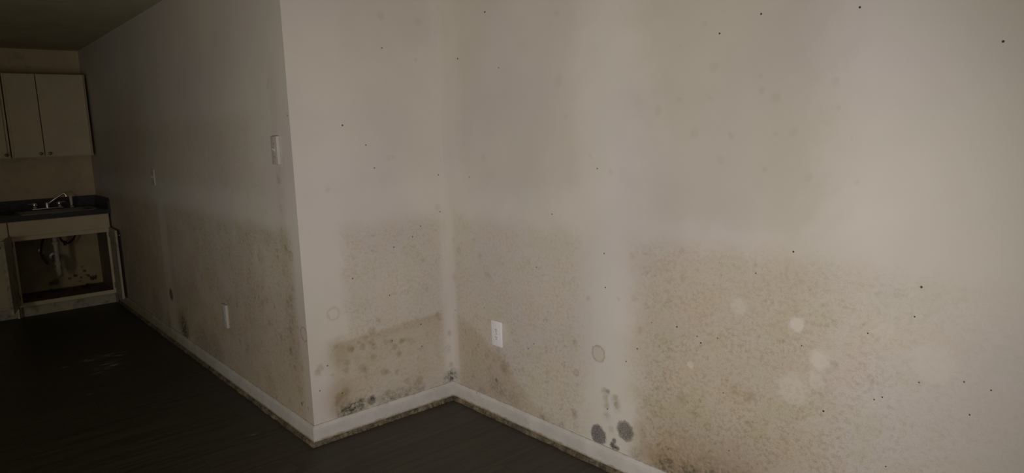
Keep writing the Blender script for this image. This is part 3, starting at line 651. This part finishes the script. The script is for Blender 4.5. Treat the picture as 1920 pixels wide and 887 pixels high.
bm = bmesh.new(); tube(bm, [(1.085, 7.775, .925), (1.085, 7.774, .95), (1.084, 7.772, .975), (1.083, 7.766, .995), (1.082, 7.755, 1.006)], [.0105, .012, .0135, .015, .012], 16); obj('spray_head', bm, m_plate, t, True)  # pale head colour stands in for a bright specular highlight
# dark lump left of the sink
bm = bmesh.new(); lathe(bm, (.575, 7.60, .8955), (0, 0, 1), [(0, .040), (.008, .042), (.013, .036), (.016, .020), (.03, .012), (.034, .016), (.042, .014), (.044, .003)], 24)
tag(obj('sink_stopper', bm, m_rubber, None, True, (.575, 7.60, .8955)), 'small black sink stopper lying on the countertop left of the sink', 'sink stopper')

# drain plumbing under the sink
t = thing('drain_pipe', 'off-white plastic drain pipe with trap inside the open sink cabinet', 'pipe', (.885, 7.55, .30))
dz = .30
bm = bmesh.new(); tube(bm, [(.885, 7.55, .688), (.885, 7.55, .36)], .020, 18); obj('tailpiece', bm, m_pvc, t, True)
bm = bmesh.new(); tube(bm, smooth_path([(.885, 7.55, .40), (.885, 7.55, .33), (.887, 7.575, .300), (.89, 7.61, .288), (.895, 7.645, .300), (.897, 7.665, .35), (.897, 7.67, .40), (.898, 7.69, .425), (.90, 7.75, .43), (.90, 7.865, .43)], 6), .0215, 16); obj('trap', bm, m_pvc, t, True)
for c, ax_ in (((.885, 7.55, .60), (0, 0, 1)), ((.885, 7.55, .41), (0, 0, 1)), ((.897, 7.666, .345), (0, 0, 1))):
    bm = bmesh.new(); lathe(bm, c, ax_, [(-.014, .024), (-.013, .030), (.010, .030), (.014, .026)], 12); obj('slip_nut', bm, m_pvc, t)
bm = bmesh.new(); lathe(bm, (.90, 7.866, .43), (0, -1, 0), [(0, .045), (.003, .044), (.006, .030)], 20); obj('wall_flange', bm, m_steel, t, True)

t = thing('shutoff_valve', 'water shutoff valve with a dull metal hose left of the drain pipe', 'valve', (.80, 7.83, .50))
bm = bmesh.new(); lathe(bm, (.80, 7.867, .50), (0, -1, 0), [(0, .028), (.004, .026), (.006, .011), (.07, .011), (.072, .016), (.10, .016)], 16); obj('valve_body', bm, m_steel, t, True)
bm = bmesh.new(); lathe(bm, (.80, 7.767, .50), (0, -1, 0), [(0, .006), (.012, .006), (.014, .019), (.028, .019), (.030, .006)], 14); obj('valve_handle', bm, m_pvc, t, True)
bm = bmesh.new(); tube(bm, smooth_path([(.80, 7.795, .488), (.80, 7.76, .44), (.82, 7.68, .40), (.80, 7.62, .42), (.775, 7.64, .50), (.80, 7.70, .60), (.84, 7.755, .66), (.86, 7.76, .70)], 7), .009, 12); obj('hose', bm, m_hinge, t, True)

t = thing('coiled_hose', 'dark looped sprayer hose hanging under the sink right of the drain pipe', 'hose', (1.02, 7.66, .60))
bm = bmesh.new(); tube(bm, smooth_path([(1.085, 7.80, .72), (1.09, 7.79, .66), (1.06, 7.74, .60), (1.00, 7.70, .565), (.955, 7.70, .60), (.94, 7.72, .68), (.94, 7.73, .72)], 7), .008, 12); obj('hose_tube', bm, m_rubber, t, True)
bm = bmesh.new(); tube(bm, [(.985, 7.705, .592), (.975, 7.70, .548)], [.016, .012], 12); obj('hose_weight', bm, m_rubber, t, True)

# crumbs of rotten board on the cabinet floor
spots_ = [(1.02, 7.75), (1.08, 7.72), (1.13, 7.78), (1.10, 7.66), (1.17, 7.74), (.86, 7.74), (.90, 7.70), (.83, 7.78), (.70, 7.55), (1.0, 7.62), (.66, 7.70)]
first = None
for i, (x, y) in enumerate(spots_):
    bm = bmesh.new(); bmesh.ops.create_icosphere(bm, subdivisions=2, radius=1.)
    sx, sy, sz = random.uniform(.014, .034), random.uniform(.012, .03), random.uniform(.006, .014)
    for v in bm.verts:
        k = 1 + random.uniform(-.25, .2); v.co = Vector((x + v.co.x * sx * k, y + v.co.y * sy * k, .114 + max(0, (v.co.z + .6)) * sz * k))
    tag(obj('debris_crumb', bm, m_debris, None, False, (x, y, .114)), 'dark crumb of rotten debris lying on the floor of the open sink cabinet', 'debris', 'crumbs inside the sink cabinet')
